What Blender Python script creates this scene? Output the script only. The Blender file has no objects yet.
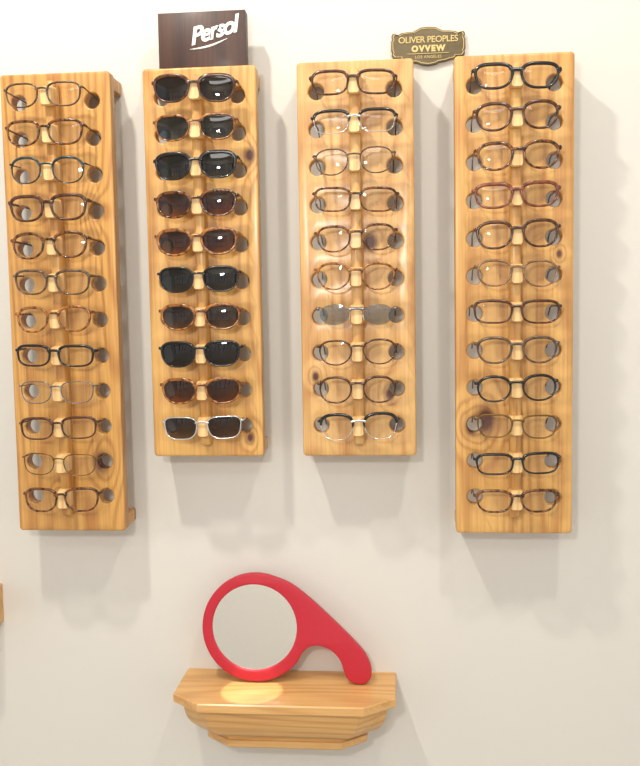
import bpy, bmesh, math, random
from mathutils import Matrix, Vector
random.seed(4)
Z0=1.95
scene=bpy.context.scene
scene.view_settings.view_transform='Standard'
col=scene.collection

# ---------------------------------------------------------------- node helpers
class NT:
    def __init__(s,name):
        s.m=bpy.data.materials.new(name); s.m.use_nodes=True
        s.t=s.m.node_tree; s.b=s.t.nodes['Principled BSDF']; s.out=s.t.nodes['Material Output']
    def n(s,typ,**kw):
        x=s.t.nodes.new(typ)
        for k,v in kw.items(): setattr(x,k,v)
        return x
    def l(s,a,b): s.t.links.new(a,b)
    def math(s,op,a,b=None,c=None,clamp=False):
        x=s.n('ShaderNodeMath',operation=op); x.use_clamp=clamp
        for i,v in enumerate((a,b,c)):
            if v is None: continue
            if isinstance(v,(int,float)): x.inputs[i].default_value=v
            else: s.l(v,x.inputs[i])
        return x.outputs[0]
    def mix(s,f,a,b,blend='MIX'):
        x=s.n('ShaderNodeMix',data_type='RGBA',blend_type=blend)
        for i,v in ((0,f),(6,a),(7,b)):
            if isinstance(v,(int,float)): x.inputs[i].default_value=v
            elif isinstance(v,tuple): x.inputs[i].default_value=(*v[:3],1)
            else: s.l(v,x.inputs[i])
        return x.outputs[2]
    def noise(s,vec,scale,detail=3,rough=.5):
        x=s.n('ShaderNodeTexNoise'); x.inputs['Scale'].default_value=scale
        x.inputs['Detail'].default_value=detail; x.inputs['Roughness'].default_value=rough
        s.l(vec,x.inputs['Vector']); return x.outputs['Fac']
    def mapping(s,vec,loc=(0,0,0),scale=(1,1,1),rot=(0,0,0)):
        x=s.n('ShaderNodeMapping'); x.inputs['Location'].default_value=loc
        x.inputs['Scale'].default_value=scale; x.inputs['Rotation'].default_value=rot
        s.l(vec,x.inputs['Vector']); return x.outputs[0]
def srgb(r,g,b):
    f=lambda c:(c/255/12.92) if c/255<=.04045 else ((c/255+.055)/1.055)**2.4
    return (f(r),f(g),f(b))

def wood(name,seed,base,dark,knots=(),along='Z',coat=.3,contrast=1.0):
    w=NT(name); tc=w.n('ShaderNodeTexCoord').outputs['Object']
    if along=='Z': sc=(7,7,.9); fs=(260,260,5)
    else: sc=(.9,7,7); fs=(5,260,260)
    n=w.noise(w.mapping(tc,loc=(seed*3.1,seed*1.7,seed*2.3),scale=sc),1.0,1.5,.4)
    fine=w.noise(w.mapping(tc,loc=(seed,0,seed),scale=fs),1.0,2,.6)
    med=w.noise(w.mapping(tc,loc=(0,seed,0),scale=tuple(c*5 for c in sc)),1.0,3,.5)
    sep=w.n('ShaderNodeSeparateXYZ'); w.l(tc,sep.inputs[0])
    kmask=None
    for kx,kz,r in knots:
        dx=w.math('SUBTRACT',sep.outputs[0],kx); dz=w.math('MULTIPLY',w.math('SUBTRACT',sep.outputs[2],kz),.7)
        d2=w.math('ADD',w.math('MULTIPLY',dx,dx),w.math('MULTIPLY',dz,dz))
        d2=w.math('MULTIPLY',d2,w.math('MULTIPLY_ADD',med,1.6,.25))
        g=w.math('POWER',2.718,w.math('MULTIPLY',d2,-1/(2.2*r)**2))
        n=w.math('ADD',n,w.math('MULTIPLY',g,.13))
        g2=w.math('POWER',2.718,w.math('MULTIPLY',d2,-1/(r*.9)**2))
        kmask=g2 if kmask is None else w.math('MAXIMUM',kmask,g2)
    s=w.math('SINE',w.math('ADD',w.math('MULTIPLY',n,110),w.math('MULTIPLY',med,3)))
    s=w.math('POWER',w.math('MULTIPLY_ADD',s,.5,.5),2.2)
    f=w.math('ADD',w.math('MULTIPLY',s,.52*contrast),w.math('MULTIPLY',w.math('SUBTRACT',fine,.4),1.3*contrast),clamp=True)
    c=w.mix(f,base,dark)
    c=w.mix(w.math('MULTIPLY',w.math('SUBTRACT',med,.35),.6,clamp=True),c,tuple(b*.8 for b in dark))
    if kmask is not None:
        c=w.mix(w.math('MULTIPLY',kmask,1.35,clamp=True),c,srgb(84,36,10))
    w.l(c,w.b.inputs['Base Color'])
    w.b.inputs['Roughness'].default_value=.5
    w.b.inputs['Coat Weight'].default_value=coat; w.b.inputs['Coat Roughness'].default_value=.2
    bp=w.n('ShaderNodeBump'); bp.inputs['Strength'].default_value=.12; bp.inputs['Distance'].default_value=.001
    w.l(f,bp.inputs['Height']); w.l(bp.outputs[0],w.b.inputs['Normal'])
    return w.m
def plain(name,c,rough=.4,metal=0,coat=0,noise_amt=.05,scale=60):
    w=NT(name); tc=w.n('ShaderNodeTexCoord').outputs['Object']
    n=w.noise(tc,scale,3)
    cc=w.mix(w.math('MULTIPLY',n,noise_amt*2,clamp=True),c,tuple(x*.5 for x in c))
    w.l(cc,w.b.inputs['Base Color']); w.b.inputs['Roughness'].default_value=rough
    w.b.inputs['Metallic'].default_value=metal; w.b.inputs['Coat Weight'].default_value=coat
    return w.m
def tortoise(name,a,b,scale=110,thr=.5,alpha=1):
    w=NT(name); tc=w.n('ShaderNodeTexCoord').outputs['Object']
    n=w.noise(tc,scale,2)
    f=w.math('MULTIPLY',w.math('SUBTRACT',n,thr-.1),5,clamp=True)
    w.l(w.mix(f,a,b),w.b.inputs['Base Color'])
    w.b.inputs['Roughness'].default_value=.2; w.b.inputs['Coat Weight'].default_value=.1
    w.b.inputs['Alpha'].default_value=alpha
    return w.m
def lens_mat(name,tint_top,tint_bot,refl=.08,rough=.01,fk=.8):
    w=NT(name); w.t.nodes.remove(w.b)
    tc=w.n('ShaderNodeTexCoord').outputs['Object']
    sep=w.n('ShaderNodeSeparateXYZ'); w.l(tc,sep.inputs[0])
    f=w.math('MULTIPLY_ADD',sep.outputs[2],28,.5,clamp=True)
    tr=w.n('ShaderNodeBsdfTransparent'); w.l(w.mix(f,tint_bot,tint_top),tr.inputs[0])
    gl=w.n('ShaderNodeBsdfGlossy'); gl.inputs['Roughness'].default_value=rough
    fr=w.n('ShaderNodeFresnel'); fr.inputs[0].default_value=1.45
    fac=w.math('MULTIPLY_ADD',fr.outputs[0],fk,refl,clamp=True)
    mx=w.n('ShaderNodeMixShader'); w.l(fac,mx.inputs[0]); w.l(tr.outputs[0],mx.inputs[1]); w.l(gl.outputs[0],mx.inputs[2])
    w.l(mx.outputs[0],w.out.inputs[0]); return w.m

# ---------------------------------------------------------------- mesh helpers
def obj(name,me,loc=(0,0,0),mats=(),parent=None,smooth=None):
    o=bpy.data.objects.new(name,me); col.objects.link(o)
    if parent: o.parent=parent
    o.location=loc
    for m in mats: me.materials.append(m)
    if smooth is not None:
        for p in me.polygons: p.use_smooth=True
        try:
            me.set_sharp_from_angle(angle=math.radians(smooth))
        except Exception: pass
    return o
def empty(name,loc):
    o=bpy.data.objects.new(name,None); col.objects.link(o); o.location=loc; o.empty_display_size=.02; return o
def plate(splines,ext,bev,segs=3):
    cu=bpy.data.curves.new('tmp','CURVE'); cu.dimensions='2D'; cu.fill_mode='BOTH'
    cu.extrude=max(ext-bev,0); cu.bevel_depth=bev; cu.bevel_resolution=segs; cu.offset=-bev
    for pts in splines:
        sp=cu.splines.new('POLY'); sp.points.add(len(pts)-1)
        for p,(x,y) in zip(sp.points,pts): p.co=(x,y,0,1)
        sp.use_cyclic_u=True
    o=bpy.data.objects.new('tmp',cu); col.objects.link(o)
    dg=bpy.context.evaluated_depsgraph_get(); me=bpy.data.meshes.new_from_object(o.evaluated_get(dg))
    bpy.data.objects.remove(o)
    me.materials.clear()
    me.transform(Matrix.Rotation(math.pi/2,4,'X'))
    bm=bmesh.new(); bm.from_mesh(me); bmesh.ops.remove_doubles(bm,verts=bm.verts,dist=1e-5)
    bmesh.ops.recalc_face_normals(bm,faces=bm.faces); bm.to_mesh(me); bm.free()
    return me
def text_mesh(s,size,ext,shear=0,offset=0,spacing=1,bev=0):
    cu=bpy.data.curves.new('t','FONT'); cu.body=s; cu.size=size; cu.extrude=ext; cu.shear=shear; cu.offset=offset
    cu.space_character=spacing; cu.align_x='CENTER'; cu.align_y='CENTER'; cu.bevel_depth=bev; cu.resolution_u=4
    o=bpy.data.objects.new('t',cu); col.objects.link(o)
    dg=bpy.context.evaluated_depsgraph_get(); me=bpy.data.meshes.new_from_object(o.evaluated_get(dg))
    bpy.data.objects.remove(o); me.materials.clear()
    me.transform(Matrix.Rotation(math.pi/2,4,'X')); return me
def circle(cx,cy,r,n=28): return [(cx+r*math.cos(2*math.pi*i/n),cy+r*math.sin(2*math.pi*i/n)) for i in range(n)]
def rrect(x0,y0,x1,y1,r,n=5):
    P=[]
    for cx,cy,a in ((x1-r,y1-r,0),(x0+r,y1-r,90),(x0+r,y0+r,180),(x1-r,y0+r,270)):
        for i in range(n+1):
            t=math.radians(a+90*i/n); P.append((cx+r*math.cos(t),cy+r*math.sin(t)))
    return P
def box(bm,x0,x1,y0,y1,z0,z1,bev=0,mi=0):
    r=bmesh.ops.create_cube(bm,size=1); vs=r['verts']
    for v in vs: v.co=Vector(((x0+x1)/2+v.co.x*(x1-x0),(y0+y1)/2+v.co.y*(y1-y0),(z0+z1)/2+v.co.z*(z1-z0)))
    fs=list({f for v in vs for f in v.link_faces}); 
    for f in fs: f.material_index=mi
    if bev:
        es=list({e for v in vs for e in v.link_edges})
        bmesh.ops.bevel(bm,geom=es,offset=bev,segments=2,affect='EDGES',profile=.5)
def bm_mesh(bm,name='m'):
    bmesh.ops.recalc_face_normals(bm,faces=bm.faces)
    me=bpy.data.meshes.new(name); bm.to_mesh(me); bm.free(); return me
def box_obj(name,x0,x1,y0,y1,z0,z1,mat,bev=0,parent=None,loc=(0,0,0)):
    bm=bmesh.new(); box(bm,x0,x1,y0,y1,z0,z1,bev); return obj(name,bm_mesh(bm),loc,[mat],parent,smooth=35)

# ---------------------------------------------------------------- room
w=NT('wall_paint'); tc=w.n('ShaderNodeTexCoord').outputs['Object']
n=w.noise(tc,1.2,2); w.l(w.mix(n,srgb(217,212,203),srgb(212,207,198)),w.b.inputs['Base Color'])
w.b.inputs['Roughness'].default_value=.75
bp=w.n('ShaderNodeBump'); bp.inputs['Strength'].default_value=.08; bp.inputs['Distance'].default_value=.001
w.l(w.noise(tc,400,3),bp.inputs['Height']); w.l(bp.outputs[0],w.b.inputs['Normal'])
wallm=w.m
box_obj('wall_back',-3,3,0,.12,0,2.9,wallm)
floorm=plain('floor_vinyl',srgb(190,184,174),.5)
box_obj('floor',-3,3,-4.7,.12,-.1,0,floorm)
ceilm=plain('ceiling_paint',srgb(235,233,228),.8)
box_obj('ceiling',-3,3,-4.7,.12,2.9,3.0,ceilm)
trimm=plain('trim_paint',srgb(235,232,225),.4)
box_obj('baseboard_back',-3,3,-.015,0,0,.12,trimm,.004)
# window wall behind the viewer
sp=[[(-3,0),(3,0),(3,2.9),(-3,2.9)]]
wins=[(-2.5,-1.1),(-.75,.65),(1.0,2.4)]
for a,b in wins: sp.append([(a,1.0),(b,1.0),(b,2.3),(a,2.3)])
me=plate(sp,.06,0,0); obj('wall_front',me,(0,-4.64,0),[trimm])
darkm=plain('window_frame_dark',srgb(60,55,50),.4)
for i,(a,b) in enumerate(wins):
    bm=bmesh.new()
    for k in range(5):
        x=a+(b-a)*k/4; box(bm,x-.02,x+.02,-4.68,-4.62,1.0,2.3)
    for z in (1.0,1.65,2.3): box(bm,a,b,-4.68,-4.62,z-.02,z+.02)
    obj('window_%d'%(i+1),bm_mesh(bm),(0,0,0),[darkm])

# ---------------------------------------------------------------- racks
BX=[-.3995,-.1605,.0901,.3385]; N=[12,10,10,12]; HW=.0925; FR=-.08; TH=.024
def rowz(i): return -.0435-.0593*i
HX=.0615; HR=.0125
knots=[[(.062,-.223,.010),(.055,-.641,.014),(-.02,-.70,.006)],[(.080,-.142,.009),(.07,-.60,.006)],
       [(.021,-.286,.011),(-.07,-.5,.006),(.05,-.53,.008)],[(-.045,-.573,.018),(-.068,-.585,.011),(.07,-.31,.005)]]
pegm=wood('peg_wood',5,srgb(238,202,142),srgb(200,148,88),along='Z',contrast=1,coat=.1)
bases=[(srgb(212,160,84),srgb(160,100,42)),(srgb(219,170,94),srgb(170,110,50)),(srgb(221,175,108),srgb(180,122,62)),(srgb(221,172,98),srgb(172,112,52))]
for k in range(4):
    wm=wood('pine_varnished_%d'%(k+1),k*1.37+.4,bases[k][0],bases[k][1],knots[k],contrast=1.0)
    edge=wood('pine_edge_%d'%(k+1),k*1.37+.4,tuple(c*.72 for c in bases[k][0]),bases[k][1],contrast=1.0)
    H=.7584 if N[k]==12 else .631
    e=empty('wooden_eyewear_rack',(BX[k],0,Z0))
    spl=[rrect(-HW,-H,HW,0,.006)]
    for i in range(N[k]):
        for s in (-1,1): spl.append(circle(s*HX,rowz(i)-.003,HR))
    o=obj('front_board',plate(spl,TH/2,.003),(0,FR+TH/2,0),[wm,edge],e,smooth=50)
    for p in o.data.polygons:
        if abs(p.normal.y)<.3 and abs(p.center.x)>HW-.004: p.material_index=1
    for nm,za,zb in (('top_cleat',-.022,-.001),('bottom_cleat',-H+.001,-H+.022)):
        box_obj(nm,-HW+.002,HW-.005,FR+TH-.001,-.0005,za,zb,wm,.002,e)
    bm=bmesh.new(); box(bm,-.0085,.0085,FR-.026,FR+.001,rowz(N[k]-1)-.032,rowz(0)+.026,.005)
    obj('centre_rod',bm_mesh(bm),(0,0,0),[wm],e,smooth=60)
    bm=bmesh.new()
    for i in range(N[k]):
        z=rowz(i)-.002
        prof=[(.0082,-.1205),(.0098,-.116),(.0110,-.107),(.0114,-.100)]
        rings=[]
        for (hw,y) in prof:
            hh=.0150 if y>-.119 else .0130
            dz=(y+.119)*.12
            rings.append([bm.verts.new((px,y,z+dz+pz)) for px,pz in rrect(-hw,-hh,hw,hh,.004,3)])
        m=len(rings[0])
        for a,b in zip(rings,rings[1:]):
            for j in range(m): bm.faces.new((a[j],a[(j+1)%m],b[(j+1)%m],b[j]))
        bm.faces.new(rings[0]); bm.faces.new(rings[-1][::-1])
    obj('nose_pegs',bm_mesh(bm),(0,0,0),[pegm],e,smooth=40)

# ---------------------------------------------------------------- eyewear
def tube(bm,pts,rx,rz,mi,nseg=8,cap=True,taper=None):
    rings=[]
    for i,p in enumerate(pts):
        p=Vector(p); a=Vector(pts[max(i-1,0)]); b=Vector(pts[min(i+1,len(pts)-1)])
        t=(b-a).normalized()
        up=Vector((0,0,1)) if abs(t.z)<.9 else Vector((1,0,0))
        s=t.cross(up).normalized(); u=s.cross(t).normalized()
        k=taper[i] if taper else 1
        rings.append([bm.verts.new(p+s*math.cos(2*math.pi*j/nseg)*rx+u*math.sin(2*math.pi*j/nseg)*rz*k) for j in range(nseg)])
    for a,b in zip(rings,rings[1:]):
        for j in range(nseg):
            f=bm.faces.new((a[j],a[(j+1)%nseg],b[(j+1)%nseg],b[j])); f.material_index=mi; f.smooth=True
    if cap:
        for r in (rings[0],rings[-1]):
            f=bm.faces.new(r); f.material_index=mi
def sgn(v): return -1 if v<0 else 1
def eyewear(name,loc,mats,a=.0255,b=.019,n=3,taper=.08,flare=.0,rim=.0028,top=1.5,bridge=.018,thick=.0022,brow=0,rimless=False,tilt=0,roll=0,bz=.45):
    bm=bmesh.new(); M=44
    if rim>.0017: rim*=1.05
    wrap=lambda x:1.3*x*x
    cx=bridge/2+a
    for s in (-1,1):
        loop=[]
        for i in range(M):
            t=2*math.pi*i/M; c,q=math.cos(t),math.sin(t)
            x=a*sgn(c)*abs(c)**(2/n); z=b*sgn(q)*abs(q)**(2/n)
            x*=1+taper*(z/b)
            # inner lower corner cut away for the nose
            if x<0 and z<0: x*=1-.10*(z/b)**2
            if x>0: z+=flare*(x/a)**2*(.5+.5*max(z/b,-.3))
            loop.append(Vector((x,z)))
        nor=[]
        for i in range(M):
            d=loop[(i+1)%M]-loop[i-1]; nn=Vector((d.y,-d.x)).normalized(); nor.append(nn)
        if not rimless:
            rings=[]
            for i in range(M):
                zz=loop[i].y/b
                rw=rim*(1+(top-1)*max(0,min(1,(zz+.1)/.8)))
                if brow and zz<.05: rw=.0012
                sec=[(0,thick*.5),(0,-thick*.5),(.35,-thick),(.75,-thick),(1,-thick*.5),(1,thick*.6),(.7,thick),(.2,thick)]
                ring=[]
                for fr,y in sec:
                    p=loop[i]+nor[i]*(fr*rw-.0004); X=s*(cx+p.x)
                    ring.append(bm.verts.new((X,y+wrap(X),p.y)))
                rings.append(ring)
            for i in range(M):
                A,B=rings[i],rings[(i+1)%M]
                lowz=loop[i].y/b<.05
                for j in range(8):
                    f=bm.faces.new((A[j],A[(j+1)%8],B[(j+1)%8],B[j])); f.smooth=True
                    f.material_index=2 if (brow and lowz) else 0
        prev=None; 
        for kk in (1,.75,.5,.25):
            cur=[]
            for i in range(M):
                p=loop[i]*kk; X=s*(cx+p.x); bulge=-.0016*(1-kk*kk)
                cur.append(bm.verts.new((X,wrap(X)+bulge,p.y)))
            if prev:
                for i in range(M):
                    f=bm.faces.new((prev[i],prev[(i+1)%M],cur[(i+1)%M],cur[i])); f.material_index=1; f.smooth=True
            prev=cur
        X=s*cx; c0=bm.verts.new((X,wrap(X)-.0016,0))
        for i in range(M):
            f=bm.faces.new((prev[i],prev[(i+1)%M],c0)); f.material_index=1; f.smooth=True
        zt=b*.55+flare*.5
        xo=cx+a*(1+taper*.5)
        hx=xo+rim+.0024
        tz=max(rim*.75,.0010)
        tube(bm,[(s*(xo-.0005),wrap(xo),zt),(s*(hx-.0015),wrap(xo)+.0002,zt+.0003),(s*hx,wrap(xo)+.004,zt)],.0016,tz*1.15,0)
        pts=[]; tp=[]
        for i in range(9):
            u=i/8; y=wrap(xo)+.003+.100*u
            zz=zt-.002*u-(.016*max(0,(u-.75)/.25)**2)
            xx=min(hx,.0705)-.004*u
            pts.append((s*xx,y,zz)); tp.append(1.0-.35*math.sin(u*math.pi) if u<.7 else .8)
        tube(bm,pts,.0011,tz*1.05,0,taper=tp)
        tube(bm,[(s*(bridge/2-.0008),.0015,-b*.05),(s*(bridge/2+.0),.0045,-b*.3),(s*(bridge/2+.0012),.0035,-b*.5)],.0009,.0012,2,6)
    g=bridge/2+.001; bzv=b*bz
    pts=[(g*math.sin(t),-.0010,bzv+.0026*math.cos(t)) for t in [math.radians(v) for v in (-90,-60,-30,0,30,60,90)]]
    rr=max(rim*.75,.0009)
    tube(bm,pts,min(rr,.0018),rr,0 if not brow else 2,taper=[1.5,1.2,1,.95,1,1.2,1.5])
    bmesh.ops.recalc_face_normals(bm,faces=bm.faces)
    me=bpy.data.meshes.new(name); bm.to_mesh(me); bm.free()
    o=obj(name,me,loc,mats); o.rotation_euler=(math.radians(tilt),math.radians(roll),0)
    return o
clear=lens_mat('lens_clear',(.985,.99,.985),(.985,.99,.985),.01,fk=.6)
greyl=lens_mat('lens_clip_grey',(.36,.40,.44),(.40,.44,.48),.15,.05)
def tint(nm,t,b,r=.03): return lens_mat(nm,t,b,r,fk=.7)
L_blk=tint('lens_black',(.014,.012,.010),(.035,.030,.025))
L_blu=tint('lens_blue_gradient',(.02,.025,.04),(.10,.15,.22))
L_grn=tint('lens_green',(.014,.016,.009),(.05,.052,.030))
L_brn=tint('lens_brown',(.040,.016,.006),(.26,.12,.035))
L_gry=tint('lens_grey_gradient',(.022,.016,.012),(.20,.15,.11))
blk=plain('acetate_black',(.011,.009,.008),.2,0,.1)
dbr=tortoise('acetate_dark_brown',(.032,.012,.006),(.11,.036,.012))
tor=tortoise('acetate_tortoise',(.028,.010,.004),(.22,.075,.016),150,.51)
otor=tortoise('acetate_amber_tortoise',(.11,.033,.008),(.40,.15,.028),150,.5)
red=tortoise('acetate_red_brown',(.11,.026,.014),(.24,.07,.03))
lbr=tortoise('acetate_light_brown',(.16,.08,.038),(.30,.17,.085),90,.5,.92)
teal=tortoise('acetate_teal',(.008,.02,.025),(.02,.06,.07))
gry=tortoise('acetate_grey_brown',(.06,.036,.022),(.14,.085,.05))
gold=plain('metal_antique_gold',srgb(120,92,48),.3,.7)
slv=plain('metal_silver',srgb(125,125,128),.25,.8)
chrome=plain('metal_polished',srgb(215,215,215),.2,.8)
pad=plain('pad_silicone',(.6,.6,.55),.4)
R=dict(a=.0262,b=.0160,n=3.2,taper=.05,flare=.001)
WAY=dict(a=.0252,b=.0175,n=2.8,taper=.10,flare=.0018)
PAN=dict(a=.0240,b=.0182,n=2.4,taper=.10,flare=.0008,bridge=.021)
RND=dict(a=.0235,b=.0190,n=2.1,taper=.05,bridge=.022)
SUN=dict(a=.0256,b=.0180,n=2.6,taper=.10,flare=.0018,bridge=.0200)
def S(d,fr,ln=None,**kw):
    q=dict(d); q.update(kw); return (q,fr,ln or clear)
specs=[
 [S(WAY,gry,rim=.0020,top=1.3),S(WAY,tor,rim=.0026),S(RND,teal,rim=.0018,top=2.0,n=2.4),S(WAY,dbr,rim=.0034),
  S(PAN,tor,rim=.0030),S(WAY,gry,rim=.0026),S(PAN,otor,rim=.0028),S(R,blk,rim=.0028,b=.0150),
  S(WAY,slv,rim=.0015,top=1,thick=.0012),S(R,dbr,rim=.0022,top=1.8),S(WAY,gold,rim=.0014,top=1.2,thick=.0012,b=.017),S(WAY,tor,rim=.0026,b=.0175)],
 [S(SUN,dbr,L_blk,rim=.0030,top=1.8),S(SUN,otor,L_blu,rim=.0024),S(SUN,blk,L_grn,rim=.0030,top=1.8),S(SUN,tor,L_brn,rim=.0030,n=2.4),
  S(SUN,otor,L_brn,rim=.0034,n=2.4),S(SUN,blk,L_grn,rim=.0024),S(SUN,otor,L_gry,rim=.0030,n=2.3),S(SUN,blk,L_blk,rim=.0028),
  S(SUN,otor,L_brn,rim=.0030,n=2.4),S(SUN,chrome,L_gry,rim=.0018,top=1,n=3.2,b=.0172,thick=.0016)],
 [S(R,dbr,rim=.0028),S(R,blk,rim=.0022,brow=1,top=2.0),S(PAN,gry,rim=.0018,top=1.1,b=.0190),S(R,tor,rim=.0024,b=.0165),
  S(PAN,tor,rim=.0024),S(PAN,otor,rim=.0024,n=2.2,b=.0190),S(RND,slv,greyl,rimless=True,b=.0165),S(PAN,dbr,rim=.0020,n=2.3),
  S(RND,dbr,rim=.0024,n=2.3),S(PAN,blk,rim=.0024,brow=1,top=2.0,b=.0190,n=2.5)],
 [S(WAY,blk,rim=.0036,top=1.4,b=.0160),S(PAN,dbr,rim=.0032),S(PAN,tor,rim=.0032,top=1.5),S(WAY,red,rim=.0034,b=.0160),
  S(PAN,dbr,rim=.0032,n=2.5),S(PAN,lbr,rim=.0026,top=1.3),S(R,dbr,rim=.0028,a=.0268,b=.0155),S(PAN,gry,rim=.0028),
  S(RND,blk,rim=.0028,top=1.5,b=.0180,n=2.3),S(WAY,gold,rim=.0020,top=1.2,b=.0170),S(R,blk,rim=.0026,b=.0145,top=1.6),S(WAY,tor,rim=.0028,b=.0155)]]
for k in range(4):
    for i,(q,fr,ln) in enumerate(specs[k]):
        mats=[fr,ln,chrome if q.get('brow') else pad]
        z=rowz(i)-.001
        dx=(-.006+.004*i/11) if k==0 else 0
        eyewear('sunglasses' if k==1 else 'eyeglasses',(BX[k]+dx*.6+random.uniform(-.0012,.0012),-.1235,Z0+z),mats,
            tilt=random.uniform(-1,4),roll=random.uniform(-1.5,1.5),**q)

# ---------------------------------------------------------------- dark wooden sign on rack 2
dw=wood('sign_dark_wood',3,srgb(80,50,36),srgb(44,24,18),along='Z',coat=.05,contrast=1.1)
e=empty('wooden_brand_sign',(-.1565,-.055,Z0))
box_obj('sign_block',-.0715,.0715,-.012,.012,.0005,.090,dw,.0008,e)
white=plain('paint_cream',(.82,.79,.72),.5)
me=text_mesh('Persol',.037,.0006,.40,.0011,.84)
me.transform(Matrix.Rotation(math.radians(-14),4,'Y')); obj('sign_lettering',me,(.018,-.0125,.058),[white],e)
bm=bmesh.new()
tube(bm,[(-.020+.062*u/10,-.0127,.031+.0150*u/10-.0035*math.sin(math.pi*u/10)) for u in range(11)],.0006,.0015,0,taper=[.3+.9*math.sin(math.pi*u/10) for u in range(11)])
obj('lettering_swash',bm_mesh(bm),(0,0,0),[white],e)

# ---------------------------------------------------------------- bronze plaque
brz=plain('bronze_dark',srgb(104,90,62),.4,.4,noise_amt=.3,scale=200)
brl=plain('bronze_bright',srgb(196,172,112),.35,.5)
e=empty('bronze_wall_plaque',(.208,0,Z0+.038))
half=[(0,.030),(.012,.029),(.018,.026),(.024,.023),(.034,.0225),(.044,.0215),(.050,.018),(.053,.021),(.058,.021),(.060,.017),(.0585,.012),(.0605,.008),(.0605,-.006),(.0585,-.010),(.060,-.014),(.057,-.018),(.050,-.0185),(.046,-.018),(.044,-.022),(.036,-.0235),(.028,-.026),(.018,-.027),(.012,-.030),(0,-.032)]
out=half+[(-x,z) for x,z in half[::-1][1:-1]]
obj('plaque_plate',plate([out],.004,.0008),(0,-.0045,0),[brz],e,smooth=40)
inn=[(x*.96,z*.93) for x,z in out]; inn2=[(x*.945,z*.90) for x,z in out]
obj('plaque_border',plate([inn,inn2],.0006,0),(0,-.0088,0),[brl],e)
obj('plaque_lettering_name',text_mesh('OLIVER PEOPLES',.0142,.0006,0,.0001,.93),(0,-.009,.009),[brl],e)
obj('plaque_lettering_symbols',text_mesh('OVVEW',.0130,.0006,0,.0008,1.3),(0,-.009,-.0055),[brl],e)
obj('plaque_lettering_small',text_mesh('LOS ANGELES',.0065,.0005,0,0,1.1),(0,-.009,-.0185),[brl],e)
bm=bmesh.new(); box(bm,-.034,.034,-.0010,.0010,-.0005,.0003); obj('plaque_rule',bm_mesh(bm),(0,-.009,-.0130),[brl],e)

# ---------------------------------------------------------------- shelves
def shelf_mesh(sections):
    bm=bmesh.new(); rings=[]
    for z,hw,d,cx_,cy_ in sections:
        P=[(-hw,0),(-hw,-(d-cy_)),(-(hw-cx_),-d),((hw-cx_),-d),(hw,-(d-cy_)),(hw,0)]
        rings.append([bm.verts.new((x,y,z)) for x,y in P])
    for a,b in zip(rings,rings[1:]):
        for j in range(6): bm.faces.new((a[j],a[(j+1)%6],b[(j+1)%6],b[j]))
    bm.faces.new(rings[0]); bm.faces.new(rings[-1][::-1])
    return bm_mesh(bm)
sec=[(0,.184,.143,.049,.039),(-.002,.186,.145,.05,.04),(-.014,.186,.145,.05,.04),(-.016,.184,.143,.049,.039),
     (-.0165,.174,.133,.047,.037),(-.022,.174,.133,.047,.037)]
for i in range(9):
    t=i/8*math.pi/2; k=1-math.cos(t)
    sec.append((-.023-.050*math.sin(t), .171-.036*k, .130-.032*k, .046-.006*k,.036-.004*k))
sec+=[(-.075,.134,.097,.040,.032),(-.081,.134,.097,.040,.032),(-.082,.137,.100,.041,.033),(-.092,.137,.100,.041,.033),(-.096,.133,.096,.039,.031)]
shm=wood('shelf_oak',6.3,srgb(221,173,108),srgb(178,122,62),along='X',coat=.3,contrast=.75)
SX=-.041; SZ=Z0-1.028
obj('wooden_wall_shelf',shelf_mesh(sec),(SX,0,SZ),[shm],smooth=25)
sec2=[(0,.184,.10,.02,.02),(-.002,.186,.102,.02,.02),(-.068,.186,.102,.02,.02),(-.070,.184,.10,.02,.02),(-.078,.16,.09,.02,.02),(-.09,.15,.08,.02,.02)]
obj('wooden_wall_shelf',shelf_mesh(sec2),(-.5645-.186,0,Z0-.876),[shm],smooth=25)

# ---------------------------------------------------------------- red mirror
redm=plain('red_lacquered_wood',srgb(190,26,46),.5,0,.08,noise_amt=.12,scale=120)
r0=.0925; s_=.00169
LEAN=math.radians(5.5)
MX,MZ=-.0945,SZ+r0*math.cos(LEAN)+.0018
def arc(a0,a1,n): return [(r0*math.cos(math.radians(a0+(a1-a0)*i/n)),r0*math.sin(math.radians(a0+(a1-a0)*i/n))) for i in range(n+1)]
pts=arc(-38,-285,60)
hp=[(290,580),(308,593),(325,608),(342,624),(357,639),(367,651),(372,663),(372,673),(366,679.5),(357,680),(349,676),(345,668),(341,657),(333,648),(322,643),(311,643.5),(303,650)]
hw_=[((x-255)*s_,-(y-625)*s_) for x,y in hp]
ctrl=[pts[-2],pts[-1]]+hw_+[pts[0],pts[1]]
sm=[]
for i in range(1,len(ctrl)-2):
    p0,p1,p2,p3=[Vector(c) for c in ctrl[i-1:i+3]]
    for j in range(6):
        t=j/6
        sm.append(tuple(.5*((2*p1)+(-p0+p2)*t+(2*p0-5*p1+4*p2-p3)*t*t+(-p0+3*p1-3*p2+p3)*t**3)))
outline=pts[:-1]+sm
e=empty('red_hand_mirror',(MX,-.042,MZ))
e.rotation_euler=(-LEAN,0,0)
obj('mirror_frame',plate([outline,circle(-.002,0,.0735,64)],.0075,.0022),(0,0,0),[redm],e,smooth=50)
mm=NT('mirror_glass'); mm.b.inputs['Metallic'].default_value=1; mm.b.inputs['Roughness'].default_value=.02; mm.b.inputs['Base Color'].default_value=(.94,.91,.87,1)
obj('mirror_glass',plate([circle(-.002,0,.0742,64)],.002,0,0),(0,-.001,0),[mm.m],e)

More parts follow.
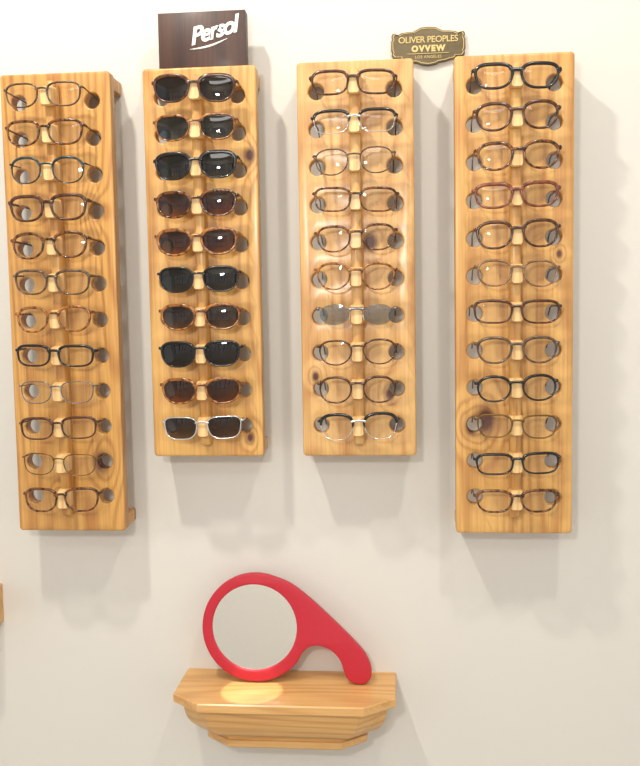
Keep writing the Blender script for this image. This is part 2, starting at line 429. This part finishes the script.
# ---------------------------------------------------------------- lights
def area(name,loc,rot,sx,sy,p,c):
    l=bpy.data.lights.new(name,'AREA'); l.shape='RECTANGLE'; l.size=sx; l.size_y=sy; l.energy=p; l.color=c
    o=bpy.data.objects.new(name,l); col.objects.link(o); o.location=loc; o.rotation_euler=rot; return o
def aim(loc,tgt): return (Vector(tgt)-Vector(loc)).to_track_quat('-Z','Y').to_euler()
a=(-.50,-.95,2.85); area('added_wall_fill',a,aim(a,(-.2,0,1.1)),.08,.08,16,(1,.96,.88))
a=(.55,-1.05,2.85); area('added_wall_fill',a,aim(a,(.3,0,1.1)),.08,.08,9,(1,.97,.90))
a=(.1,-2.6,2.8); area('added_wall_fill',a,aim(a,(0,0,1.2)),1.2,.3,8,(1,.97,.93))
a=(0,-3.4,2.85); area('added_wall_fill',a,aim(a,(0,-4.6,.4)),1.4,.5,55,(1,.98,.94))  # added fill: brightens the front wall that the mirror reflects
a=(-.1,-1.75,1.85); area('camera_flash_lamp',a,aim(a,(.05,0,1.35)),.10,.08,8,(1,.98,.95))
sl=bpy.data.lights.new('spot','SPOT'); sl.energy=65; sl.spot_size=math.radians(5.0); sl.spot_blend=.08; sl.shadow_soft_size=.004; sl.color=(1,.95,.84)
o=bpy.data.objects.new('added_mirror_bounce',sl); col.objects.link(o)  # added spot, stands in for light the mirror throws onto the shelf top
o.location=(-.085,-.28,2.1); o.rotation_euler=aim(o.location,(-.096,-.090,SZ))
wd=bpy.data.worlds.new('w'); scene.world=wd; wd.use_nodes=True
bg=wd.node_tree.nodes['Background']; bg.inputs[0].default_value=(.97,.98,1,1); bg.inputs[1].default_value=1.0

# ---------------------------------------------------------------- camera
def Rm(yaw,pitch,roll):
    return Matrix.Rotation(yaw,3,'Z')@Matrix.Rotation(pitch,3,'X')@Matrix.Rotation(roll,3,'Y')
M=Rm(.0916,-.0820,.0167)
right=M@Vector((1,0,0)); fwd=M@Vector((0,1,0)); up=M@Vector((0,0,1))
cm=Matrix((right,up,-fwd)).transposed()
cd=bpy.data.cameras.new('camera'); co=bpy.data.objects.new('camera',cd); col.objects.link(co)
co.matrix_world=Matrix.Translation((.1608,-1.5372,Z0-.3905))@cm.to_4x4()
cd.sensor_fit='HORIZONTAL'; cd.sensor_width=36; cd.lens=900/640*36; cd.clip_start=.01
scene.camera=co
